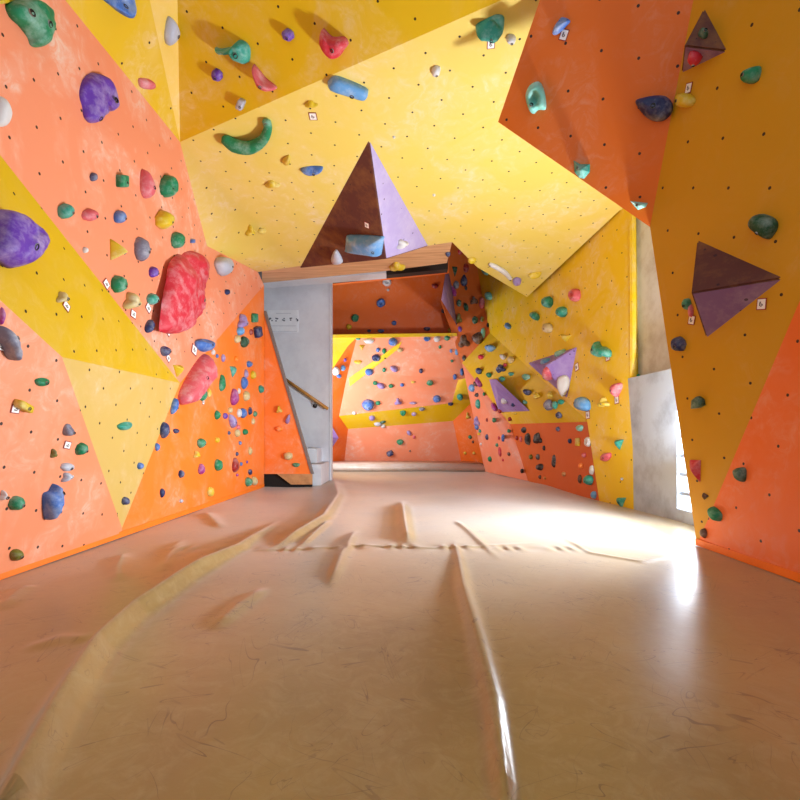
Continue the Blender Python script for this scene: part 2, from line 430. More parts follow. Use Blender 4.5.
# unseen boxes added around the walls to block stray world light
def shell(name, lo, hi):
    bm = bmesh.new(); box(bm, [v * S for v in lo], [v * S for v in hi]); tag(link(name, bm, M['shell']), kind='structure')
shell('light_block_top', (-5, 2.0, 6.7), (5.2, 17, 6.9))
shell('light_block_back', (-5, 16.6, -0.1), (5.2, 16.8, 6.7))
shell('light_block_left', (-5, 2.2, -0.1), (-4.85, 16.6, 6.7))
shell('light_block_right', (5.0, 7.2, -0.1), (5.15, 16.6, 6.7))

# ------------------------------------------------------------------ floor
def floor_pt(x, y): d = fl(y); return ((x - CX) / F * d, d)
RIDGES = [   # pixel path, half width (px at that point), height
    ([(-14, 880), (18, 800), (58, 720), (98, 655), (135, 618), (188, 580), (236, 550), (278, 520)], [20, 17, 14, 10.5, 8.5, 7, 5.5, 4.5], 0.10),
    ([(456, 540), (464, 590), (478, 640), (493, 700), (503, 780), (508, 830)], [4, 6, 8, 9, 8, 8], 0.040),
    ([(402, 500), (405, 525), (409, 548)], [5, 6, 6], 0.045),
    ([(272, 549), (300, 532), (324, 518), (338, 496), (333, 478)], [5, 6, 6, 5, 4], 0.05),
    ([(300, 546), (318, 530), (330, 520)], [3, 4, 3], 0.02),
    ([(330, 588), (342, 555), (356, 530)], [5, 6, 4], 0.020),
    ([(212, 632), (240, 606), (266, 588)], [8, 9, 5], 0.018),
    ([(120, 582), (118, 566), (124, 552)], [8, 7, 5], 0.018),
    ([(163, 572), (168, 556), (182, 540)], [6, 6, 4], 0.016),
    ([(205, 512), (214, 520), (222, 528)], [5, 6, 4], 0.018),
    ([(20, 652), (60, 640), (90, 640)], [8, 11, 8], 0.012),
    ([(0, 612), (18, 594), (30, 586)], [9, 8, 6], 0.02),
    ([(455, 520), (470, 532), (500, 560)], [3, 4, 4], 0.012),
    ([(560, 535), (590, 552), (640, 560), (670, 556)], [3, 3, 3, 3], 0.010),
    ([(240, 550), (300, 548), (360, 546), (420, 549), (470, 547), (540, 542)], [2, 2, 2, 2, 2, 2], 0.012),
]
ys = np.concatenate([np.arange(471, 560, 0.8), np.arange(560, 812, 1.5)])
drow = np.concatenate([F / (ys - CY), np.array([1.15, 1.0, 0.8, 0.5, 0.0, -1.0, -2.5])])
drow = np.concatenate([[16.6], drow])
ncol = 460
xcol = np.linspace(-5, 5.2, ncol)
xcol = np.concatenate([[-5, -4], np.linspace(-3.3, 3.7, ncol), [4.4, 5.2]])
X, D = np.meshgrid(xcol, drow)
Hh = np.zeros_like(X)
for path, ws, hgt in RIDGES:
    pts = [floor_pt(*p) for p in path]
    wm = [w * fl(p[1]) / F for w, p in zip(ws, path)]
    best = np.full(X.shape, 1e9); amp = np.zeros(X.shape)
    n = len(pts)
    for i in range(n - 1):
        (ax, ay), (bx, by) = pts[i], pts[i + 1]
        L2 = (bx - ax) ** 2 + (by - ay) ** 2
        t = np.clip(((X - ax) * (bx - ax) + (D - ay) * (by - ay)) / L2, 0, 1)
        dist = np.hypot(X - ax - t * (bx - ax), D - ay - t * (by - ay))
        w = wm[i] + (wm[i + 1] - wm[i]) * t
        s = (i + t) / (n - 1)
        fade = np.clip(np.minimum(s, 1 - s) * 5, 0, 1) if path[0][1] < 860 else np.clip((1 - s) * 4, 0, 1)
        q = dist / w
        better = q < best
        best = np.where(better, q, best); amp = np.where(better, fade, amp)
    Hh = np.maximum(Hh, hgt * np.exp(-(best ** 2) * 0.9) * amp)
rng = np.random.default_rng(3)
for k in range(26):
    ang = rng.uniform(0, math.pi); fq = rng.uniform(1.2, 7); ph = rng.uniform(0, 6.28)
    Hh += 0.010 / fq * np.sin(fq * (X * math.cos(ang) + D * 0.8 * math.sin(ang)) + ph) * 0.6
pk = np.exp(-((D - fl(548)) / 0.09) ** 2) * (np.abs(X + 0.2) < 1.9)
Hh += pk * 0.006 * np.sin(X * 41 + 2 * np.sin(X * 13))
Hh = np.where((D < 1.0) | (D > 13.1), Hh * 0.0, Hh)
Hh -= 0.004
verts = np.stack([X, D, Hh], -1).reshape(-1, 3) * S
R_, C_ = X.shape
idx = np.arange(R_ * C_).reshape(R_, C_)
faces = np.stack([idx[:-1, :-1], idx[1:, :-1], idx[1:, 1:], idx[:-1, 1:]], -1).reshape(-1, 4)
me = bpy.data.meshes.new('floor'); me.from_pydata(verts.tolist(), [], faces.tolist()); me.materials.append(M['floor'])
me.polygons.foreach_set('use_smooth', [True] * len(me.polygons)); me.update()
o = bpy.data.objects.new('floor', me); COL.objects.link(o); tag(o, 'wrinkled tan vinyl mat flooring with scuffs', kind='structure')

# far crash mat
bm = bmesh.new(); box(bm, (-3.4 * S, 12.95 * S, 0.0), (2.34 * S, 15.6 * S, 0.2 * S))
bmesh.ops.bevel(bm, geom=[e for e in bm.edges], offset=0.03, segments=3, affect='EDGES')
mt = link('crash_mat', bm, M['mat'], smooth=True)
tag(mt, 'pale raised crash mat along the foot of the far room wall', 'mat')
mt.data.polygons.foreach_set('use_smooth', [True] * len(mt.data.polygons))

# ------------------------------------------------------------------ ray casting onto the built surfaces
class Surf:
    def __init__(self):
        self.v, self.t, self.k = [], [], []
    def add(self, key, pts):
        b = len(self.v); self.v += [p.copy() for p in pts]
        for tri in tessellate_polygon([pts]):
            self.t.append(tuple(b + i for i in tri)); self.k.append(key)
    def build(self): self.tree = BVHTree.FromPolygons(self.v, self.t)
    def hit(self, x, y):
        r = ray(x, y).normalized()
        p, n, i, d = self.tree.ray_cast(EYE, r)
        if p is None: return None
        if n.dot(r) > 0: n = -n
        return p, n, self.k[i]
SF = Surf()
for key, pts in FACETS: SF.add(key, pts)
SF.build()

def on_wall_strip(px, out):
    hs = [SF.hit(*p) for p in px]; bm = bmesh.new()
    prism(bm, [h[0] + h[1] * out for h in hs], -hs[1][1] * (out + 0.02)); return bm
tag(link('trim_3', on_wall_strip([(350, 386), (349, 378), (402, 341), (398, 349)], 0.02), M['RY']), 'slanting yellow strip across the far orange wall', kind='structure')

# ------------------------------------------------------------------ volumes
def volume(base_px, apex_px, t, mats, label, name='climbing_volume', pts_on=None):
    hits = [SF.hit(*p) for p in base_px]
    bp = [h[0] for h in hits]
    if pts_on: bp = [on(pts_on, *p) for p in base_px]
    pl = plane3(*bp[:3]); n, k = pl
    if n.dot(EYE - bp[0]) < 0: n, k = -n, -k
    r = ray(*apex_px)
    ap = EYE + r * ((k + t * S - n.dot(EYE)) / n.dot(r))
    bm = bmesh.new()
    vb = [bm.verts.new(p) for p in bp]; va = bm.verts.new(ap)
    vk = [bm.verts.new(p - n * 0.01) for p in bp]
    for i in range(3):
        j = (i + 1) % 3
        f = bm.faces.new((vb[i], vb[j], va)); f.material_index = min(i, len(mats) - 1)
        bm.faces.new((vb[i], vk[i], vk[j], vb[j]))
    bm.faces.new(vk)
    bmesh.ops.recalc_face_normals(bm, faces=bm.faces)
    es = [e for e in bm.edges if va in e.verts]
    bmesh.ops.bevel(bm, geom=es, offset=0.012 * S, segments=2, affect='EDGES')
    o = link(name, bm, mats)
    tag(o, label, 'climbing volume')
    for i in range(3): SF.add('V:' + label, [bp[i], bp[(i + 1) % 3], ap])
    return o
VOLS = [
    ([(369, 140), (300, 268), (428, 246)], (386, 259), 0.62, [M['vol_shaded'], M['vol_lit'], M['vol_lit']], 'large brown-shaded lilac pyramid volume over the doorway', PI),
    ([(697, 240), (783, 278), (706, 338)], (691, 293), 0.30, [M['vol_shaded'], M['vol'], M['vol']], 'large purple pyramid volume on the right yellow wall', PK),
    ([(704, 8), (727, 51), (681, 73)], (684, 46), 0.2, [M['vol_shaded'], M['vol'], M['vol']], 'small brown pyramid volume at the top of the right wall', PK),
    ([(528, 363), (577, 347), (567, 398)], (545, 366), 0.35, [M['vol_lilac']], 'lilac pyramid volume low on the yellow passage wall', None),
    ([(489, 379), (530, 411), (499, 412)], (496, 379), 0.35, [M['vol_lilac']], 'lilac pyramid volume under the yellow overhang', None),
    ([(447, 264), (457, 326), (452, 288)], (441, 300), 0.3, [M['vol']], 'dark purple pyramid volume at the right jamb of the doorway', None),
    ([(331, 424), (331, 450), (325, 437)], (339, 438), 0.3, [M['vol']], 'purple volume tip beside the white stair wall in far room', None),
]
for b, a, t, m, l, pl in VOLS: volume(b, a, t, m, l, pts_on=pl)
SF.build()

# ------------------------------------------------------------------ hold colours
HC = {
    'green': (14, 128, 84), 'dark green': (10, 74, 46), 'teal': (40, 150, 132), 'mint': (120, 200, 186), 'blue': (60, 108, 186), 'navy': (30, 44, 96),
    'purple': (98, 50, 168), 'magenta': (158, 40, 130), 'lilac': (146, 124, 184), 'pink': (214, 92, 104), 'red': (206, 42, 62), 'dark red': (150, 26, 22),
    'yellow': (216, 184, 30), 'cream': (206, 184, 126), 'white': (212, 210, 212), 'grey': (118, 118, 138), 'pale grey': (178, 182, 198), 'brown': (86, 56, 40),
    'black': (34, 34, 36), 'sky blue': (96, 156, 214), 'olive': (110, 110, 30), 'orange': (250, 130, 20), 'tan': (206, 142, 70),
}
def hold_mat(name, rgb):
    m, nt, b = new_mat('hold_' + name.replace(' ', '_'))
    g = nt.nodes.new('ShaderNodeNewGeometry').outputs['Position']
    n = nd(nt, 'ShaderNodeTexNoise', Scale=9.0, Detail=5.0, Roughness=0.7); nt.links.new(g, n.inputs['Vector'])
    pale = tuple(v * 0.35 + 228 * 0.65 for v in rgb)
    nt.links.new(mixc(nt, math_(nt, 'MULTIPLY', ramp(nt, n.outputs[0], 0.45, 0.72), 0.75), lin(rgb), lin(pale)), b.inputs['Base Color'])
    b.inputs['Roughness'].default_value = 0.55
    n2 = nd(nt, 'ShaderNodeTexNoise', Scale=70.0, Detail=3.0); nt.links.new(g, n2.inputs['Vector'])
    bp = nd(nt, 'ShaderNodeBump', Strength=0.25, Distance=0.004); nt.links.new(n2.outputs[0], bp.inputs['Height']); nt.links.new(bp.outputs[0], b.inputs['Normal'])
    return m
HM = {k: hold_mat(k, v) for k, v in HC.items()}

# ------------------------------------------------------------------ hold builder
def shape_outline(kind, w, h, rot, rnd, n=22):
    pts = []
    for i in range(n):
        a = 2 * math.pi * i / n
        c, s = math.cos(a), math.sin(a)
        if kind == 'w':                       # rounded triangle, point upward
            k = 1.0 / max(math.cos((a - math.pi / 2 + math.pi / 3 * 2 + math.pi) % (2 * math.pi / 3) - math.pi / 3), 0.5) * 0.62
            x, y = k * c, k * s
        elif kind == 'b':
            e = 0.35; x = math.copysign(abs(c) ** e, c) * 0.92; y = math.copysign(abs(s) ** e, s) * 0.92
        elif kind == 'j':                     # half moon: flat on top, round below
            x, y = c, s if s < 0 else s * 0.45
            y += 0.25
        elif kind == 's':                     # star-like, three lobes
            k = 0.8 + 0.3 * math.cos(3 * a + 1.2); x, y = k * c, k * s
        elif kind == 'x':                     # tapered drop
            x, y = c * (0.72 + 0.28 * -s), s
        else:
            k = 1 + rnd.uniform(-0.07, 0.07); x, y = k * c, k * s
        x *= w / 2; y *= h / 2
        cr, sr = math.cos(rot), math.sin(rot)
        pts.append((x * cr - y * sr, x * sr + y * cr))
    return pts                                # +y is up here

ROOTS = []
def make_hold(x, y, outline, colour, kind, thick=None, bolts=None, klim=1.5, name='climbing_hold', sharp=False, seed=0, colour2=None):
    """outline: px offsets from (x, y), y up. Built dome-like on whatever surface is seen at (x, y)."""
    h = SF.hit(x, y)
    if h is None: return None
    p, n, key = h
    s = p.y / F
    right = Vector((1, 0, 0)); up = Vector((0, 0, 1))
    u = right - n * n.x; u.normalize()
    v = up - n * n.z; v -= u * v.dot(u); v.normalize()
    def img(q): return ((q.x / q.y) * F, ((q.z - S) / q.y) * F)
    i0 = img(p)
    def jac(a): q = img(p + a * 0.01); return ((q[0] - i0[0]) / 0.01, (q[1] - i0[1]) / 0.01)
    Ju, Jv, Jn = jac(u), jac(v), jac(n)
    det = Ju[0] * Jv[1] - Ju[1] * Jv[0]
    W = (max(o[0] for o in outline) - min(o[0] for o in outline)) * s
    Hh_ = (max(o[1] for o in outline) - min(o[1] for o in outline)) * s
    t = (thick if thick else 0.45) * min(W, Hh_)
    jl = math.hypot(*Jn) or 1e-6; jd = (Jn[0] / jl, Jn[1] / jl)
    ext = [o[0] * jd[0] + o[1] * jd[1] for o in outline]; ext = max(ext) - min(ext)
    kf = min(1.0, max(0.45, 1 - 0.6 * jl * t / ext))
    def wall2(ox, oy_):
        """photo offset -> metres along the wall"""
        al = ox * jd[0] + oy_ * jd[1]
        ox, oy_ = ox - jd[0] * al * (1 - kf), oy_ - jd[1] * al * (1 - kf)
        return (ox * Jv[1] - oy_ * Jv[0]) / det, (Ju[0] * oy_ - Ju[1] * ox) / det
    w2 = [wall2(*o) for o in outline]
    lim = klim * max(W, Hh_)
    sa = min(1.0, lim / (max(a[0] for a in w2) - min(a[0] for a in w2)))
    sb = min(1.0, lim / (max(a[1] for a in w2) - min(a[1] for a in w2)))
    # the middle of the body, not its foot, lies on the sight line
    lift = 0.2 * t
    r = ray(x, y); k = n.dot(p) + lift
    q = EYE + r * ((k - n.dot(EYE)) / n.dot(r)) - n * lift
    bm = bmesh.new()
    prof = {'w': [(1, 0), (.97, .12), (.7, .45), (.4, .78), (.15, .97)],
            'b': [(1, 0), (.97, .6), (.9, .88), (.6, .96), (.25, 1.0)],
            }.get(kind, [(1, 0), (.985, .22), (.92, .48), (.78, .74), (.56, .92), (.28, 1.0)])
    fine = len(outline) > 26 and kind not in 'wb'
    if fine:
        prof = [(1, 0), (.992, .14), (.975, .28), (.95, .42), (.91, .55), (.86, .66), (.79, .76), (.7, .84), (.6, .9), (.48, .95), (.34, .98), (.18, 1.0)]
    cx_ = sum(o[0] for o in outline) / len(outline); cy_ = sum(o[1] for o in outline) / len(outline)
    oy = -0.16 * Hh_ / s if kind in ('j',) else 0
    size = max(W, Hh_); N = len(outline)
    amp = {'b': 0.02, 'w': 0.015, 'd': 0.02}.get(kind, 0.05 if N < 26 else 0.075) * size
    def place(ox, oy_, hh):
        # pockets and lips
        if kind == 'j':
            g = math.exp(-((ox - cx_) ** 2 / (0.09 * (W / s) ** 2) + (oy_ - cy_ - 0.30 * Hh_ / s) ** 2 / (0.035 * (Hh_ / s) ** 2))); hh *= 1 - 0.8 * g
        if kind == 'd':
            g = math.exp(-((ox - cx_) ** 2 / (0.035 * (W / s) ** 2) + (oy_ - cy_) ** 2 / (0.035 * (Hh_ / s) ** 2))); hh *= 1 - 0.85 * g
        wa, wb = wall2(ox, oy_); pt = q + u * (wa * sa) + v * (wb * sb)
        nz = noise.noise(pt * (2.2 / size) + Vector((seed * 3.7, 0, 0)))
        if fine and hh > 0.05:
            q2 = pt * (5.0 / size) + Vector((seed * 1.3, 2.0, 0))
            nz += 0.55 * (0.5 - abs(noise.noise(q2)) * 2) + 0.25 * noise.noise(q2 * 2.3)
        return pt + n * (hh * t + (nz * amp if hh > 0.05 else -0.006))
    N = len(outline)
    rings = []
    for f, hh in prof:
        rings.append([bm.verts.new(place(cx_ + (o[0] - cx_) * f, cy_ + (o[1] - cy_) * f + oy * (1 - f) * 0.5, hh)) for o in outline])
    top = bm.verts.new(place(cx_, cy_ + oy * 0.5, 1.0 if kind != 'w' else 1.0))
    for r0, r1 in zip(rings, rings[1:]):
        for i in range(N):
            j = (i + 1) % N; bm.faces.new((r0[i], r0[j], r1[j], r1[i]))
    for i in range(N): bm.faces.new((rings[-1][i], rings[-1][(i + 1) % N], top))
    bm.faces.new(rings[0][::-1])
    bmesh.ops.recalc_face_normals(bm, faces=bm.faces)
    tree = BVHTree.FromBMesh(bm)
    me = bpy.data.meshes.new(name); bm.to_mesh(me); bm.free(); me.materials.append(HM[colour])
    if not sharp: me.polygons.foreach_set('use_smooth', [True] * len(me.polygons))
    o = bpy.data.objects.new(name, me); COL.objects.link(o)
    if bolts is None and min(W, Hh_) / s >= 8.5: bolts = [(cx_ + 0.08 * W / s, cy_ - 0.12 * Hh_ / s)]
    for bx, by in (bolts or []):
        wa, wb = wall2(bx, by); st = q + u * (wa * sa) + v * (wb * sb) + n * (t * 2.5)
        hp, hn, _, _ = tree.ray_cast(st, -n)
        if hp is None: continue
        br = max(0.010, min(0.02, 0.06 * size)) * (1 if s * 10 < 0.2 else 1.2)
        b2 = bmesh.new(); bolt_mesh(b2, hp, hn, br)
        bo = link('bolt', b2, [M['washer'], M['bolt']], o)
    ROOTS.append(dict(o=o, x=x, y=y, w=W / s, h=Hh_ / s, colour=colour, kind=kind, key=key))
    return o

def bolt_mesh(bm, p, n, r):
    a = n.cross(Vector((0.2, 0.3, 1))).normalized(); b = n.cross(a)
    def ring(rad, off, k=10): return [bm.verts.new(p + n * off + (a * math.cos(2 * math.pi * i / k) + b * math.sin(2 * math.pi * i / k)) * rad) for i in range(k)]
    rs = [ring(r * 1.1, -0.004), ring(r, 0.004), ring(r * 0.72, 0.005), ring(r * 0.7, -0.001)]
    for i, (x0, x1) in enumerate(zip(rs, rs[1:])):
        for k in range(10):
            f = bm.faces.new((x0[k], x0[(k + 1) % 10], x1[(k + 1) % 10], x1[k])); f.material_index = 1 if i >= 1 else 0
    f = bm.faces.new(rs[-1]); f.material_index = 1
    bmesh.ops.recalc_face_normals(bm, faces=bm.faces)

def tube_hold(path, radii, colour, label, lift=0.9, ends=0.35, short=None):
    """A curved bar-like hold: pixel path on the wall, lifted off it between its feet."""
    hits = [SF.hit(*p) for p in path]
    p0, n, key = hits[len(hits) // 2]
    pl = (n, n.dot(p0))
    P3 = [on(pl, *p) for p in path]
    # refine by Catmull-Rom
    fine, rr = [], []
    m = len(P3)
    for i in range(m - 1):
        a, b, c, d = P3[max(i - 1, 0)], P3[i], P3[i + 1], P3[min(i + 2, m - 1)]
        for k in range(5):
            t = k / 5
            fine.append(0.5 * ((2 * b) + (c - a) * t + (2 * a - 5 * b + 4 * c - d) * t * t + (3 * b - 3 * c + d - a) * t ** 3))
            rr.append(radii[i] + (radii[i + 1] - radii[i]) * t)
    fine.append(P3[-1]); rr.append(radii[-1])
    s = p0.y / F; L = len(fine)
    rr = [r * s for r in rr]
    rr[0] *= 0.55; rr[-1] *= 0.55
    pts = [q + n * (r * (ends + (lift - ends + 0.4) * math.sin(math.pi * i / (L - 1)))) for i, (q, r) in enumerate(zip(fine, rr))]
    bm = bmesh.new(); tube(bm, pts, rr, 12)
    o = link('climbing_hold', bm, HM[colour], smooth=True)
    for i in (1, L - 2):
        b2 = bmesh.new(); bolt_mesh(b2, pts[i] + n * rr[i] * 0.92, n, 0.014); link('bolt', b2, [M['washer'], M['bolt']], o)
    xs = [p[0] for p in path]; ysx = [p[1] for p in path]
    ROOTS.append(dict(o=o, x=sum(xs) / len(xs), y=sum(ysx) / len(ysx), w=max(xs) - min(xs), h=max(ysx) - min(ysx), colour=colour, kind='h', key=key, label=label, short=short))
    return o

# ---- holds drawn by their outlines (x,y photo positions) ----
CUSTOM = [
 # colour, kind, thick, outline px, label, short, bolts
 ('green','o',.36,[(5,6),(14,1),(28,-2),(44,1),(56,11),(58,24),(52,32),(47,36),(46,45),(41,48),(34,45),(31,38),(25,31),(19,25),(9,17)],'large green lobed hold at the top left of the orange wall','large green lobed hold',[(36,24),(17,13)]),
 ('purple','o',.3,[(87,76),(94,73),(105,76),(117,90),(119,103),(116,110),(111,112),(106,108),(103,116),(97,122),(90,122),(84,116),(82,106),(79,95),(81,84)],'purple two-lobed hold high on the left orange wall','purple two-lobed hold',[(94,118),(108,100)]),
 ('white','o',.5,[(-6,96),(3,97),(7,103),(11,115),(7,125),(0,127),(-8,124),(-10,108)],'white hold cut by the left picture edge on upper orange wall','white edge hold',[]),
 ('blue','j',.6,[(99,-6),(112,7),(122,15),(130,18),(135,14),(136,4),(132,-6)],'blue crescent hold at the top edge of the left yellow panel','blue crescent hold',[(121,3)]),
 ('pale_grey','o',.5,[(167,16),(172,19),(178,28),(180,34),(178,41),(169,46),(165,38),(165,25)],'pale grey half-disc hold on the pale yellow sliver at top left','pale grey half-disc hold',[(174,34)]),
 ('pink','o',.5,[(138,78),(148,79),(155,83),(156,88),(148,89),(140,87)],'pink slanted hold near the edge of the upper left yellow panel','pink slanted hold',[]),
 ('red','o',.3,[(199,250),(205,252),(210,259),(210,268),(208,281),(207,296),(203,308),(199,315),(190,327),(178,331),(165,327),(162,322),(164,302),(168,281),(171,266),(180,256),(190,251)],'very large red boulder-shaped hold on the left orange wall','very large red hold',[(183,262),(196,300)]),
 ('pink','o',.4,[(211,353),(214,358),(215,371),(208,386),(196,398),(186,403),(179,402),(178,394),(184,382),(194,368),(204,357)],'long pink blade-shaped hold on the fold of the left wall','long pink blade hold',[(197,378)]),
 ('purple','o',.5,[(-14,216),(0,213),(12,215),(26,219),(36,226),(42,234),(44,242),(41,252),(34,260),(24,265),(12,266),(0,260),(-14,250)],'big purple rounded hold at the left edge on the yellow band','big purple edge hold',[(14,251),(34,228)]),
 ('grey','x',.6,[(-3,326),(5,329),(11,337),(15,348),(20,355),(19,360),(15,361),(8,356),(3,348),(-3,340)],'long blue-grey tapered hold at the left edge of lower orange wall','long blue-grey hold',[(8,336)]),
 ('blue','o',.6,[(55,484),(60,488),(63,495),(59,506),(55,508),(49,519),(45,518),(42,508),(41,494),(49,491)],'blue two-flake hold low on the left orange wall','blue two-flake hold',[(57,492)]),
 ('teal','o',.6,[(213,49),(217,54),(229,50),(236,58),(246,63),(250,60),(251,48),(246,41),(239,40),(233,46),(220,50)],'teal bone-shaped hold high on the dark yellow wall','teal bone-shaped hold',[(241,52)]),
 ('red','o',.55,[(323,29),(332,37),(345,36),(349,43),(344,50),(338,58),(330,59),(321,49),(319,38)],'red heart-shaped hold high on the dark yellow wall','red heart-shaped hold',[(336,47)]),
 ('pink','x',.7,[(253,65),(259,71),(264,78),(276,86),(275,90),(266,92),(257,88),(254,77)],'salmon pink curved hold below the teal bone-shaped hold','salmon pink curved hold',[(264,84)]),
 ('sky_blue','b',.36,[(330,79),(335,75),(343,77),(366,89),(368,96),(364,99),(350,94),(329,85)],'pale blue knobbly bar hold just under the dark yellow panel edge','blue bar hold',[(352,92)]),
 ('teal','j',.7,[(476,32),(478,26),(488,18),(496,13),(503,15),(504,25),(500,35),(495,40),(489,38),(485,32)],'teal hold with pale top at the top of the main yellow wall','teal pale-topped hold',[(491,30)]),
 ('blue','j',.6,[(553,30),(558,19),(562,16),(570,20),(567,25),(559,34),(553,35)],'blue wedge hold near the top of the deep orange panel','blue wedge hold',[]),
 ('mint','d',.6,[(525,95),(529,85),(538,81),(543,88),(546,100),(546,110),(539,110),(534,114),(530,112),(527,105)],'green and white ring-like hold on the deep orange panel','green and white ring hold',[(533,106)]),
 ('teal','w',.5,[(573,160),(580,164),(590,164),(590,172),(584,179),(579,178),(574,172)],'teal wedge hold near the lower edge of the deep orange panel','teal wedge hold',[(578,168)]),
 ('navy','o',.45,[(635,101),(643,97),(660,95),(669,98),(673,107),(669,117),(660,122),(650,120),(642,113)],'large navy blue rounded hold on the deep orange panel','large navy hold',[(653,107)]),
 ('yellow','o',.55,[(674,97),(680,93),(690,94),(696,99),(694,105),(685,108),(676,106)],'yellow rounded hold at the seam beside the large navy hold','yellow seam hold',[(680,101)]),
 ('mint','w',.6,[(630,201),(648,203),(646,207),(638,210),(634,206)],'mint wedge hold at the bottom tip of the deep orange panel','mint wedge hold',[(637,205)]),
 ('green','o',.55,[(740,75),(746,69),(760,66),(762,72),(758,81),(750,84),(742,82)],'green oval hold beside the small brown pyramid volume','green oval hold',[(748,75)]),
 ('dark_green','o',.5,[(747,224),(752,216),(762,214),(776,219),(779,227),(772,237),(766,239),(752,231)],'dark green boulder hold above the large purple pyramid volume','dark green boulder hold',[(763,233)]),
 ('red','w',.5,[(688,460),(702,460),(700,482),(693,474)],'red wedge hold low on the right yellow wall','red wedge hold',[]),
 ('dark_green','x',.6,[(734,469),(746,468),(747,478),(743,482),(737,478)],'dark green hold on the right orange wall','dark green hold',[]),
 ('green','x',.6,[(709,507),(715,508),(723,514),(722,520),(717,521),(711,516)],'green elongated hold at the foot of the right yellow wall','green foot hold',[]),
 ('sky_blue','o',.5,[(345,240),(349,236),(381,236),(383,240),(381,253),(377,255),(346,252),(344,249)],'bright blue ragged block hold on the brown pyramid face','bright blue block hold',[(377,248)]),
 ('pale_grey','x',.5,[(336,249),(341,256),(342,263),(337,265),(332,264),(331,258)],'pale grey drop hold on the brown pyramid face','pale grey drop hold',[]),
 ('teal','s',.6,[(590,352),(596,341),(600,346),(606,347),(612,351),(611,357),(602,356),(597,357)],'teal two-humped hold on the yellow passage wall','teal two-humped hold',[(599,350)]),
 ('sky_blue','o',.6,[(574,404),(576,398),(583,397),(590,401),(591,409),(585,411),(577,409)],'round sky blue hold at the tip of the yellow overhang','round sky blue hold',[(578,403)]),
 ('pink','o',.6,[(611,389),(614,384),(622,383),(623,388),(619,394),(616,397),(611,393)],'pink hold near the right edge of the yellow passage wall','pink right-edge hold',[(616,391)]),
 ('dark_green','b',.5,[(693,400),(699,396),(705,399),(706,405),(700,408),(692,409)],'dark green blocky hold on the right yellow wall','dark green blocky hold',[]),
 ('white','o',.4,[(558,378),(566,375),(570,381),(566,394),(561,397),(557,388)],'white flake hold on the lilac pyramid of the passage wall','white flake hold',[]),
]
TUBES = [
 ([(266,118),(268,126),(262,136),(249,141),(234,140),(224,136)],[4.2,4.0,4.8,6.2,6.5,5.0],'green','green handle-shaped hold below the dark yellow panel','green handle hold'),
 ([(489,263),(497,265),(505,270),(511,279)],[2,2.4,2.4,1.8],'white','long white curved bar hold at the low corner of main wall','long white bar hold'),
]
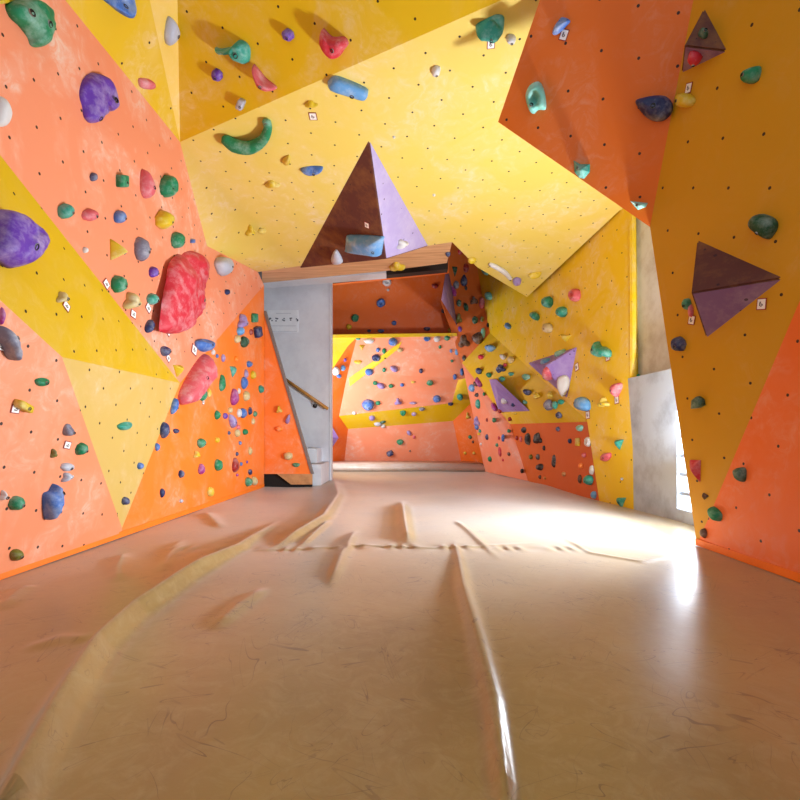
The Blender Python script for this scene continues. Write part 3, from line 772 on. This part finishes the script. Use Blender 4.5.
HOLDS = """
2 1 32 6 5 yellow o
2 316 6 18 0 magenta o
93 177 8 9 0 navy o
121 181 13 15 0 green b
146 184 19 30 15 pink x
168 186 19 22 0 green d
65 211 17 15 0 teal o
90 215 18 12 0 pink o
119 217 13 13 0 blue o
163 220 18 18 0 yellow o
117 251 24 18 -35 yellow w
141 249 15 24 8 grey o
153 272 10 11 0 purple o
118 284 16 17 0 green o
131 302 20 18 0 cream s
152 299 12 11 0 teal o
62 298 14 12 0 cream s
177 240 15 16 0 green o
192 241 6 6 0 blue b
223 266 19 19 10 pale_grey o
227 292 6 6 0 navy o
149 326 12 14 -20 navy x
165 351 11 14 0 navy j
205 345 22 18 0 blue j
178 369 11 13 0 yellow w
174 406 6 17 -20 blue o
164 430 10 16 0 navy o
157 447 5 8 0 blue o
140 466 7 7 0 blue o
125 426 17 11 10 teal j
203 395 10 12 -20 green x
209 393 4 9 0 yellow o
176 431 7 7 0 navy j
201 443 9 10 0 green o
217 440 5 6 0 yellow o
196 455 8 8 0 yellow s
201 469 9 11 0 magenta x
181 474 6 8 0 navy o
218 465 8 12 0 green o
235 465 9 15 0 dark_red x
241 464 3 4 0 blue o
210 492 7 10 0 yellow o
162 493 5 9 0 navy o
125 501 8 8 0 navy o
181 501 4 4 0 pale_grey o
242 322 11 15 0 lilac s
240 331 8 9 0 sky_blue o
254 318 7 10 0 green b
237 339 7 8 0 cream o
244 342 9 11 0 dark_green o
251 332 4 6 0 dark_red o
257 332 8 12 15 navy b
213 352 4 6 0 white o
217 356 3 4 0 blue o
223 358 4 8 0 lilac o
249 364 7 9 0 blue j
236 359 4 6 0 orange o
233 370 7 12 0 teal w
222 383 9 17 0 green x
246 374 4 9 0 lilac o
253 375 6 8 0 yellow o
244 383 7 12 0 blue o
234 397 11 17 0 magenta x
239 391 3 6 0 white o
246 396 7 10 0 cream o
261 389 6 11 0 teal j
230 410 5 6 0 cream o
239 413 5 9 0 white o
243 413 7 10 0 blue o
250 411 4 8 0 navy o
255 414 4 6 0 green o
225 416 5 6 0 purple o
232 421 9 15 25 lilac x
217 415 6 9 0 green o
253 421 5 7 0 cream x
238 427 4 5 0 pink o
237 433 6 8 0 cream o
245 432 7 6 0 green o
229 433 3 4 0 navy o
240 443 3 4 0 blue o
250 451 4 8 0 cream o
237 454 3 4 0 navy o
237 475 3 3 0 magenta o
250 472 4 6 0 navy o
248 482 8 9 0 green o
254 481 7 9 0 cream o
247 462 2 3 0 purple o
279 410 7 8 0 yellow s
288 419 6 10 -20 lilac x
279 429 8 5 0 orange o
288 456 10 8 0 cream o
296 465 8 6 0 green j
42 382 16 12 0 green j
22 406 22 9 -25 yellow b
68 430 12 17 180 grey j
81 449 14 11 35 green o
53 454 8 10 0 olive s
67 467 15 9 0 pale_grey o
67 477 14 9 20 pale_grey s
16 503 17 14 20 green o
3 496 9 11 0 white s
16 555 14 12 0 olive o
217 75 12 13 0 purple o
288 35 13 13 0 purple o
241 104 8 13 -25 pale_grey b
311 104 14 8 0 yellow s
287 160 10 12 -20 yellow x
272 184 16 8 0 yellow s
312 170 23 13 8 blue j
250 231 10 12 0 yellow s
262 231 9 6 0 yellow o
511 39 10 11 0 white o
436 71 9 13 -20 white o
703 34 10 11 0 dark_green o
695 57 14 14 0 red o
687 304 10 12 0 green o
691 311 6 13 0 pink o
679 344 16 15 0 navy o
705 496 9 7 -20 brown w
704 533 7 10 15 brown o
535 275 14 9 15 yellow j
548 302 12 11 0 teal o
562 312 12 11 0 teal o
575 295 13 13 0 pink d
535 316 12 8 -20 teal o
548 328 11 10 0 cream o
565 337 15 8 0 yellow w
517 281 9 9 0 lilac o
485 272 11 7 0 mint j
489 296 9 8 0 mint o
482 303 6 12 0 pink o
508 326 9 8 -20 sky_blue j
604 403 13 11 0 yellow s
619 443 10 11 0 teal w
606 457 13 8 25 pink o
621 501 11 11 0 teal w
622 479 3 3 0 pale_grey o
640 376 12 5 0 teal o
545 361 15 7 10 sky_blue j
560 353 13 6 25 mint j
548 374 12 11 0 pink o
490 348 13 11 -30 sky_blue j
481 357 6 5 0 red o
503 357 8 5 -40 white o
511 360 7 7 0 cream o
505 365 4 4 0 red o
501 369 10 9 0 navy s
511 374 6 4 0 teal o
479 371 7 7 0 navy d
489 375 6 5 0 green o
502 379 7 5 0 teal o
526 377 9 6 0 mint o
527 392 10 8 -20 navy j
537 396 8 7 0 yellow s
550 395 6 8 0 yellow s
525 402 6 4 0 teal o
549 405 9 11 30 grey o
555 405 6 8 0 teal o
561 402 7 5 0 teal o
559 415 7 7 0 navy d
504 401 6 6 0 white o
513 405 4 4 0 navy o
514 413 8 4 0 yellow j
558 429 4 5 0 navy o
580 428 8 9 0 mint j
570 441 4 5 0 navy o
578 442 5 9 0 yellow b
588 442 7 10 0 white d
584 455 5 7 0 pink j
581 466 5 6 0 orange o
592 470 5 10 0 white o
589 480 10 10 -30 teal o
580 479 4 9 0 brown o
594 495 6 8 0 sky_blue o
554 461 4 13 0 black o
538 439 9 12 0 black s
528 439 6 12 0 black o
524 430 5 6 0 black o
531 457 4 5 0 olive o
538 457 4 6 0 black o
540 467 8 7 0 black o
540 477 3 4 0 brown o
545 478 3 3 0 tan o
564 474 4 5 0 tan o
544 448 3 5 0 black o
522 471 3 5 0 black o
479 382 6 11 30 magenta x
475 384 3 6 30 brown o
472 388 6 8 0 sky_blue o
478 404 5 10 0 teal o
477 395 4 5 -30 black o
484 394 3 4 0 green o
494 407 5 10 25 magenta o
500 411 5 4 0 dark_red o
494 420 4 5 0 green o
487 420 2 4 0 dark_red o
510 419 4 5 -30 dark_red o
509 431 4 4 0 green o
499 438 2 4 0 red o
503 438 3 8 0 blue o
487 437 3 6 0 navy o
517 438 3 5 0 dark_red o
521 439 3 6 0 red o
497 445 3 4 0 green o
500 452 3 10 0 red o
509 454 3 4 0 brown o
490 459 4 6 0 green o
503 460 2 3 0 red o
477 422 6 11 0 lilac s
477 427 4 6 0 blue o
480 431 3 4 0 teal o
479 434 3 3 0 yellow o
481 444 2 3 0 white o
462 372 4 8 0 blue o
451 351 3 4 0 blue o
457 352 4 7 0 sky_blue o
464 358 4 6 0 black o
452 361 3 3 0 green o
455 377 4 6 0 blue o
460 397 6 7 25 teal o
450 404 4 3 0 navy o
468 416 5 8 0 yellow s
470 437 4 4 0 green o
465 453 3 3 0 yellow o
474 453 3 3 0 yellow o
473 442 2 3 0 brown o
448 254 5 6 0 navy o
460 252 5 6 0 red o
472 260 9 7 0 yellow o
466 268 6 9 0 dark_red o
455 270 6 11 0 dark_green w
464 280 9 13 0 navy x
466 288 3 5 0 black o
456 285 6 9 0 grey o
453 291 6 12 25 magenta o
459 303 5 8 0 dark_green o
466 307 5 9 15 dark_green o
474 301 8 9 0 brown s
475 320 6 8 0 dark_green o
482 319 4 6 0 olive o
459 319 7 11 0 olive s
460 329 4 6 20 purple o
464 342 13 14 0 brown s
478 338 13 17 20 brown j
483 333 5 11 0 mint o
488 325 3 5 0 black o
387 282 9 9 0 white d
435 286 7 7 0 dark_red j
381 303 9 9 0 blue d
355 318 8 8 0 green o
349 327 6 6 0 yellow o
394 323 5 5 0 blue o
369 331 4 3 0 navy o
381 331 7 5 0 blue j
427 329 7 6 0 navy j
450 330 5 5 0 yellow o
443 311 4 4 0 navy o
393 342 9 9 0 blue o
369 341 11 6 0 white o
358 339 5 3 0 teal o
362 347 6 7 0 yellow w
378 350 4 5 0 blue o
384 351 4 6 0 green o
400 350 6 5 0 cream o
427 339 7 7 0 blue j
437 339 7 7 -40 white o
447 338 6 6 0 green o
376 358 9 8 0 navy d
358 362 8 6 0 yellow j
369 372 8 8 0 blue o
394 369 9 6 -35 lilac o
384 370 4 5 0 green o
421 371 4 5 0 navy o
430 383 7 6 0 green o
375 383 5 5 0 green o
381 386 9 6 -30 lilac o
391 386 5 5 0 green o
402 385 4 4 0 blue o
413 382 4 3 0 yellow o
385 358 3 3 0 olive o
368 405 12 12 0 blue o
378 403 5 5 0 green o
398 402 8 8 0 lilac s
437 399 8 8 0 blue o
413 403 7 3 0 lilac o
451 404 5 3 0 navy o
354 413 4 4 0 white o
372 418 6 5 0 lilac o
378 424 8 4 0 pale_grey o
383 422 6 3 15 dark_green o
403 413 6 8 0 green j
422 409 6 4 0 grey o
414 414 5 4 0 lilac o
383 426 5 4 0 white o
409 433 4 6 30 lilac o
414 437 3 4 0 pink o
400 442 7 6 0 green o
390 453 7 5 30 navy b
410 451 2 2 0 brown o
336 371 7 9 0 white o
343 368 5 6 0 sky_blue o
339 376 5 4 0 blue o
345 360 3 4 0 purple o
388 290 3 3 0 white o
397 266 17 9 0 yellow s
402 244 14 9 20 white s
394 137 3 3 0 white o
434 195 3 3 0 white o
85 250 6 6 0 white o
440 347 3 4 0 green o
"""
def fit(name): return name.replace('_', ' ')
for colour, kind, th, ol, label, short, bl in CUSTOM:
    cx0 = (min(p[0] for p in ol) + max(p[0] for p in ol)) / 2; cy0 = (min(p[1] for p in ol) + max(p[1] for p in ol)) / 2
    pts = []
    m = len(ol)                                  # round the traced outline
    for i in range(m):
        a, b, c, d = ol[i - 1], ol[i], ol[(i + 1) % m], ol[(i + 2) % m]
        steps = 1 if kind in 'wb' and m < 8 else 3
        for k in range(steps):
            t = k / steps
            if steps == 1: q = b
            else: q = tuple(0.5 * (2 * b[j] + (c[j] - a[j]) * t + (2 * a[j] - 5 * b[j] + 4 * c[j] - d[j]) * t * t + (3 * b[j] - 3 * c[j] + d[j] - a[j]) * t ** 3) for j in (0, 1))
            pts.append((q[0] - cx0, cy0 - q[1]))
    o = make_hold(cx0, cy0, pts, fit(colour), kind, th, [(x - cx0, cy0 - y) for x, y in bl], klim=1.9, seed=len(ROOTS), sharp=(kind == 'w'))
    if o: ROOTS[-1]['label'] = label; ROOTS[-1]['short'] = short
for path, rad, colour, label, short in TUBES: tube_hold(path, rad, fit(colour), label, short=short)
for i, ln in enumerate(HOLDS.strip().splitlines()):
    x, y, w_, h_, rot, colour, kind = ln.split()
    x, y, w_, h_, rot = map(float, (x, y, w_, h_, rot))
    rnd = random.Random(i + 11)
    big = max(w_, h_)
    ol = shape_outline(kind, w_, h_, math.radians(rot), rnd, 24 if big > 9 else 16)
    make_hold(x, y, ol, fit(colour), kind, thick=0.6, seed=i, klim=1.35)

# ------------------------------------------------------------------ route cards beside the holds
CARDS = [(313,116,8,0,'under the small yellow hold on the upper main wall'),(491,44,8,8,'under the teal pale-topped hold at the top'),(564,35,8,-15,'beside the blue wedge hold on the deep orange panel'),
 (689,88,8,5,'above the yellow seam hold on the right wall'),(692,320,8,10,'left of the large purple pyramid volume'),(762,304,10,18,'at the lower right edge of the large purple pyramid volume'),
 (608,357,6,0,'under the teal two-humped hold'),(617,400,6,0,'under the pink hold at the right edge of passage wall'),(588,415,6,0,'under the round sky blue hold'),(577,367,6,10,'right of the lilac pyramid on the passage wall'),
 (66,306,9,12,'under the cream hold on the left yellow band'),(106,284,8,-20,'left of a green hold on the left orange wall'),(133,314,7,10,'under the cream hold on the left orange wall'),
 (148,308,7,-15,'under a small teal hold on the left orange wall'),(168,332,6,-15,'at the foot of the very large red hold'),(194,350,9,20,'left of the blue half-moon hold at the wall fold'),
 (168,358,6,-20,'under the navy half-moon hold on the left orange wall'),(1,347,8,0,'by the long blue-grey hold at the left edge'),(15,409,9,5,'under the yellow bar hold on the lower left wall'),
 (67,445,7,0,'under the grey half-moon hold on the lower left wall'),(203,402,4,0,'below the green hold by the long pink blade hold'),(367,225,5,0,'on the brown pyramid face above the blue block')]
proto = None
def card_parts(sz):
    """card, rim and printed mark, built flat in local x/y with z outwards, unit size"""
    out = []
    bm = bmesh.new(); box(bm, (-.5, -.6, 0), (.5, .6, .05)); out.append(bm)
    bm = bmesh.new(); box(bm, (-.62, -.72, -.02), (.62, .72, .02)); out.append(bm)
    bm = bmesh.new()
    for a, b in (((-.22, .1), (-.05, .3)), ((-.25, -.22), (-.12, .12)), ((-.12, -.3), (.08, -.18)), ((.05, -.2), (.2, .02)), ((-.1, -.02), (.1, .06))):
        box(bm, (a[0], a[1], .05), (b[0], b[1], .07))
    out.append(bm)
    return out
for x, y, sz, rot, where in CARDS:
    h = SF.hit(x, y)
    if not h: continue
    p, n, key = h
    s = p.y / F
    u = Vector((1, 0, 0)) - n * n.x; u.normalize(); v = n.cross(u)
    if v.z < 0: u, v = -u, -v
    from mathutils import Matrix
    R = Matrix((u, v, n)).transposed().to_4x4()
    if proto is None:
        b0, b1, b2 = card_parts(1)
        proto = link('route_card', b0, M['card']); link('rim', b1, M['card_rim'], proto); link('printed_mark', b2, M['card_ink'], proto)
        o = proto
    else:
        o = proto.copy(); COL.objects.link(o)
        for ch in list(proto.children):
            c = ch.copy(); COL.objects.link(c); c.parent = o
    k = sz * s * (0.92 if sz < 8 else 0.8)
    o.matrix_world = Matrix.Translation(p + n * 0.004) @ R @ Matrix.Rotation(math.radians(rot), 4, 'Z') @ Matrix.Diagonal((k, k, min(k, .08), 1))
    tag(o, 'small white route card ' + where, 'route card', 'route cards on the climbing walls')

# ------------------------------------------------------------------ names for every hold: colour, shape, wall and neighbours
WHERE = {'A': 'upper left orange wall', 'B': 'left yellow band', 'C': 'left yellow triangle', 'D': 'lower left orange wall', 'E': 'orange side wall', 'T': 'slanted orange panel',
         'F': 'dark yellow top wall', 'G': 'pale yellow sliver', 'H': 'dark yellow top wall', 'I': 'main yellow wall', 'J': 'deep orange panel', 'K': 'right yellow wall', 'L': 'right orange wall',
         'N': 'yellow passage wall', 'M': 'dark orange overhang by the doorway', 'O': 'yellow overhang underside', 'Qa': 'pale orange wall under the overhang', 'Qb': 'deep orange wall under the overhang', 'S': 'yellow passage edge',
         'R5': 'far room orange top', 'R3': 'far room orange wall', 'R6': 'far room left corner', 'R7': 'far room left corner', 'R8': 'far room left corner', 'R2': 'far room yellow band', 'R1': 'far room wall foot', 'R9': 'far room right corner', 'soffit': 'plywood soffit'}
KIND = {'w': 'triangular', 'b': 'blocky', 'j': 'half-moon', 's': 'lobed', 'x': 'tapered', 'd': 'dished', 'h': 'curved', 'o': ''}
def where(r):
    k = r['key']
    if k.startswith('V:'):
        return {'large brown': 'main pyramid', 'large purpl': 'large purple pyramid', 'small brown': 'small brown pyramid', 'lilac pyram': 'lilac pyramid'}.get(k[2:13], 'purple volume')
    return WHERE.get(k, 'wall')
def base(r):
    big = max(r['w'], r['h'])
    size = 'tiny ' if big <= 5 else ('small ' if big < 10 else '')
    sh = KIND[r['kind']]
    if not sh:
        q = r['h'] / max(r['w'], .1)
        sh = 'upright oval' if q > 1.45 else ('wide oval' if q < 0.72 else 'round')
    return '%s%s %s hold' % (size, r['colour'], sh)
for r in ROOTS:
    if r['key'].startswith('V:lilac'): r['key'] += ' under' if 'under' in r['key'] else ''
    r['b'] = base(r); r['full'] = r['b'] + ' on the ' + where(r)
from collections import Counter
used = set(r['label'] for r in ROOTS if r.get('label'))
cnt = Counter(r['full'] for r in ROOTS if not r.get('label'))
for r in ROOTS:
    if r.get('label'): continue
    if cnt[r['full']] == 1: r['label'] = r['full']; r['short'] = r['b']; used.add(r['label'])
def direction(r, q):
    dx, dy = r['x'] - q['x'], r['y'] - q['y']
    return ('right of' if dx > 0 else 'left of') if abs(dx) > abs(dy) else ('below' if dy > 0 else 'above')
bases = Counter(r['b'] for r in ROOTS if not r.get('short') or r.get('short') == r['b'])
for r in ROOTS:
    if r.get('label'): continue
    near = sorted((q for q in ROOTS if q is not r and q.get('short') and q['full'] != r['full']), key=lambda q: math.hypot(q['x'] - r['x'], q['y'] - r['y']) - 0.7 * max(q['w'], q['h']))
    for q in near[:14]:
        lab = '%s just %s the %s' % (r['full'], direction(r, q), q['short'])
        if len(lab.split()) > 16: lab = '%s %s the %s' % (r['b'], direction(r, q), q['short'])
        if len(lab.split()) <= 16 and lab not in used:
            r['label'] = lab; used.add(lab); break
for r in ROOTS:
    tag(r['o'], r['label'], 'climbing hold', 'climbing holds on the walls')


# ------------------------------------------------------------------ handrail and notice on the white wall
def wp(x, y, off): return P(x, y, WD - off)
root = bpy.data.objects.new('handrail', None); COL.objects.link(root); root.location = wp(306, 393, 0)
tag(root, 'sloping wooden handrail on the white stair wall', 'handrail')
def kid(name, bm, m, par=root, smooth=False):
    for v in bm.verts: v.co -= par.location
    return link(name, bm, m, par, smooth)
bm = bmesh.new(); tube(bm, [wp(282, 377, .12), wp(328, 409, .12)], [0.030, 0.030], 10); kid('rail', bm, M['rail'], smooth=True)
bm = bmesh.new(); tube(bm, [wp(315, 402, .12), wp(315, 405, .1), wp(315, 406, 0)], [0.010, 0.012, 0.014], 8); kid('bracket', bm, M['steel'], smooth=True)
bm = bmesh.new(); tube(bm, [wp(315, 406, .03), wp(315, 406, 0)], [0.04, 0.04], 12); kid('wall_plate', bm, M['black'])

root2 = bpy.data.objects.new('notice', None); COL.objects.link(root2); root2.location = wp(283, 323, 0)
tag(root2, 'pale paper notice with five small drawings on the white stair wall', 'notice')
bm = bmesh.new(); prism(bm, [wp(267, 310, .015), wp(298, 310, .015), wp(298, 332, .015), wp(267, 332, .015)], Vector((0, 0.012, 0))); kid('sheet', bm, M['paper'], root2)
rn = random.Random(4)
for cx0 in (270.5, 276.5, 283, 290, 296):
    bm = bmesh.new()
    for k in range(4):
        dx, dy = rn.uniform(-1.6, 1.2), rn.uniform(-1.8, 1.4)
        prism(bm, [wp(cx0 + dx, 319 + dy, .018), wp(cx0 + dx + 1.4, 319 + dy + .3, .018), wp(cx0 + dx + 1.1, 320.4 + dy, .018), wp(cx0 + dx - .3, 320.2 + dy, .018)], Vector((0, 0.002, 0)))
    kid('drawing', bm, M['ink'], root2)
for y0, xa, xb in ((313.0, 276, 291), (331.0, 268, 297), (325.5, 269, 296)):
    bm = bmesh.new(); prism(bm, [wp(xa, y0, .018), wp(xb, y0, .018), wp(xb, y0 + 0.7, .018), wp(xa, y0 + 0.7, .018)], Vector((0, 0.002, 0))); kid('text_line', bm, M['pale_ink'], root2)

# ------------------------------------------------------------------ light
def area(name, loc, target, size, power, rgb=(1, 1, 1), sy=None):
    l = bpy.data.lights.new(name, 'AREA'); l.size = size * S; l.energy = power; l.color = rgb
    if sy: l.shape = 'RECTANGLE'; l.size_y = sy * S
    o = bpy.data.objects.new(name, l); COL.objects.link(o)
    o.location = Vector(loc) * S
    o.rotation_euler = (Vector(target) * S - o.location).to_track_quat('-Z', 'Y').to_euler()
    return o
area('window_daylight', (3.05, 4.75, 0.5), (-2.2, 5.3, 3.9), 0.28, 200, (0.86, 0.93, 1.0), 0.4)
area('window_sky', (3.5, 4.75, 0.75), (0.5, 5.2, 0.6), 1.3, 190, (0.80, 0.90, 1.0), 1.2)
area('far_room_fill', (-2.3, 11.3, 1.5), (1.0, 13.4, 2.2), 1.2, 95, (0.88, 0.94, 1.0), 1.2)  # added lamp hidden behind the stair wall to brighten the far room

w = bpy.data.worlds.new('daylight'); bpy.context.scene.world = w; w.use_nodes = True
bg = w.node_tree.nodes['Background']; bg.inputs[0].default_value = (0.84, 0.92, 1.0, 1); bg.inputs[1].default_value = 0.74

# ------------------------------------------------------------------ camera
cam = bpy.data.cameras.new('camera'); co = bpy.data.objects.new('camera', cam); COL.objects.link(co)
cam.sensor_width = 36; cam.lens = F / 800 * 36; cam.shift_y = 35 / 800
co.location = EYE; co.rotation_euler = (math.pi / 2, 0, 0); cam.clip_start = 0.02
sc = bpy.context.scene; sc.camera = co
sc.view_settings.view_transform = 'Standard'; sc.view_settings.look = 'None'; sc.view_settings.gamma = 1; sc.view_settings.exposure = 0.02
sc.view_settings.use_curve_mapping = False
sc.cycles.max_bounces = 8
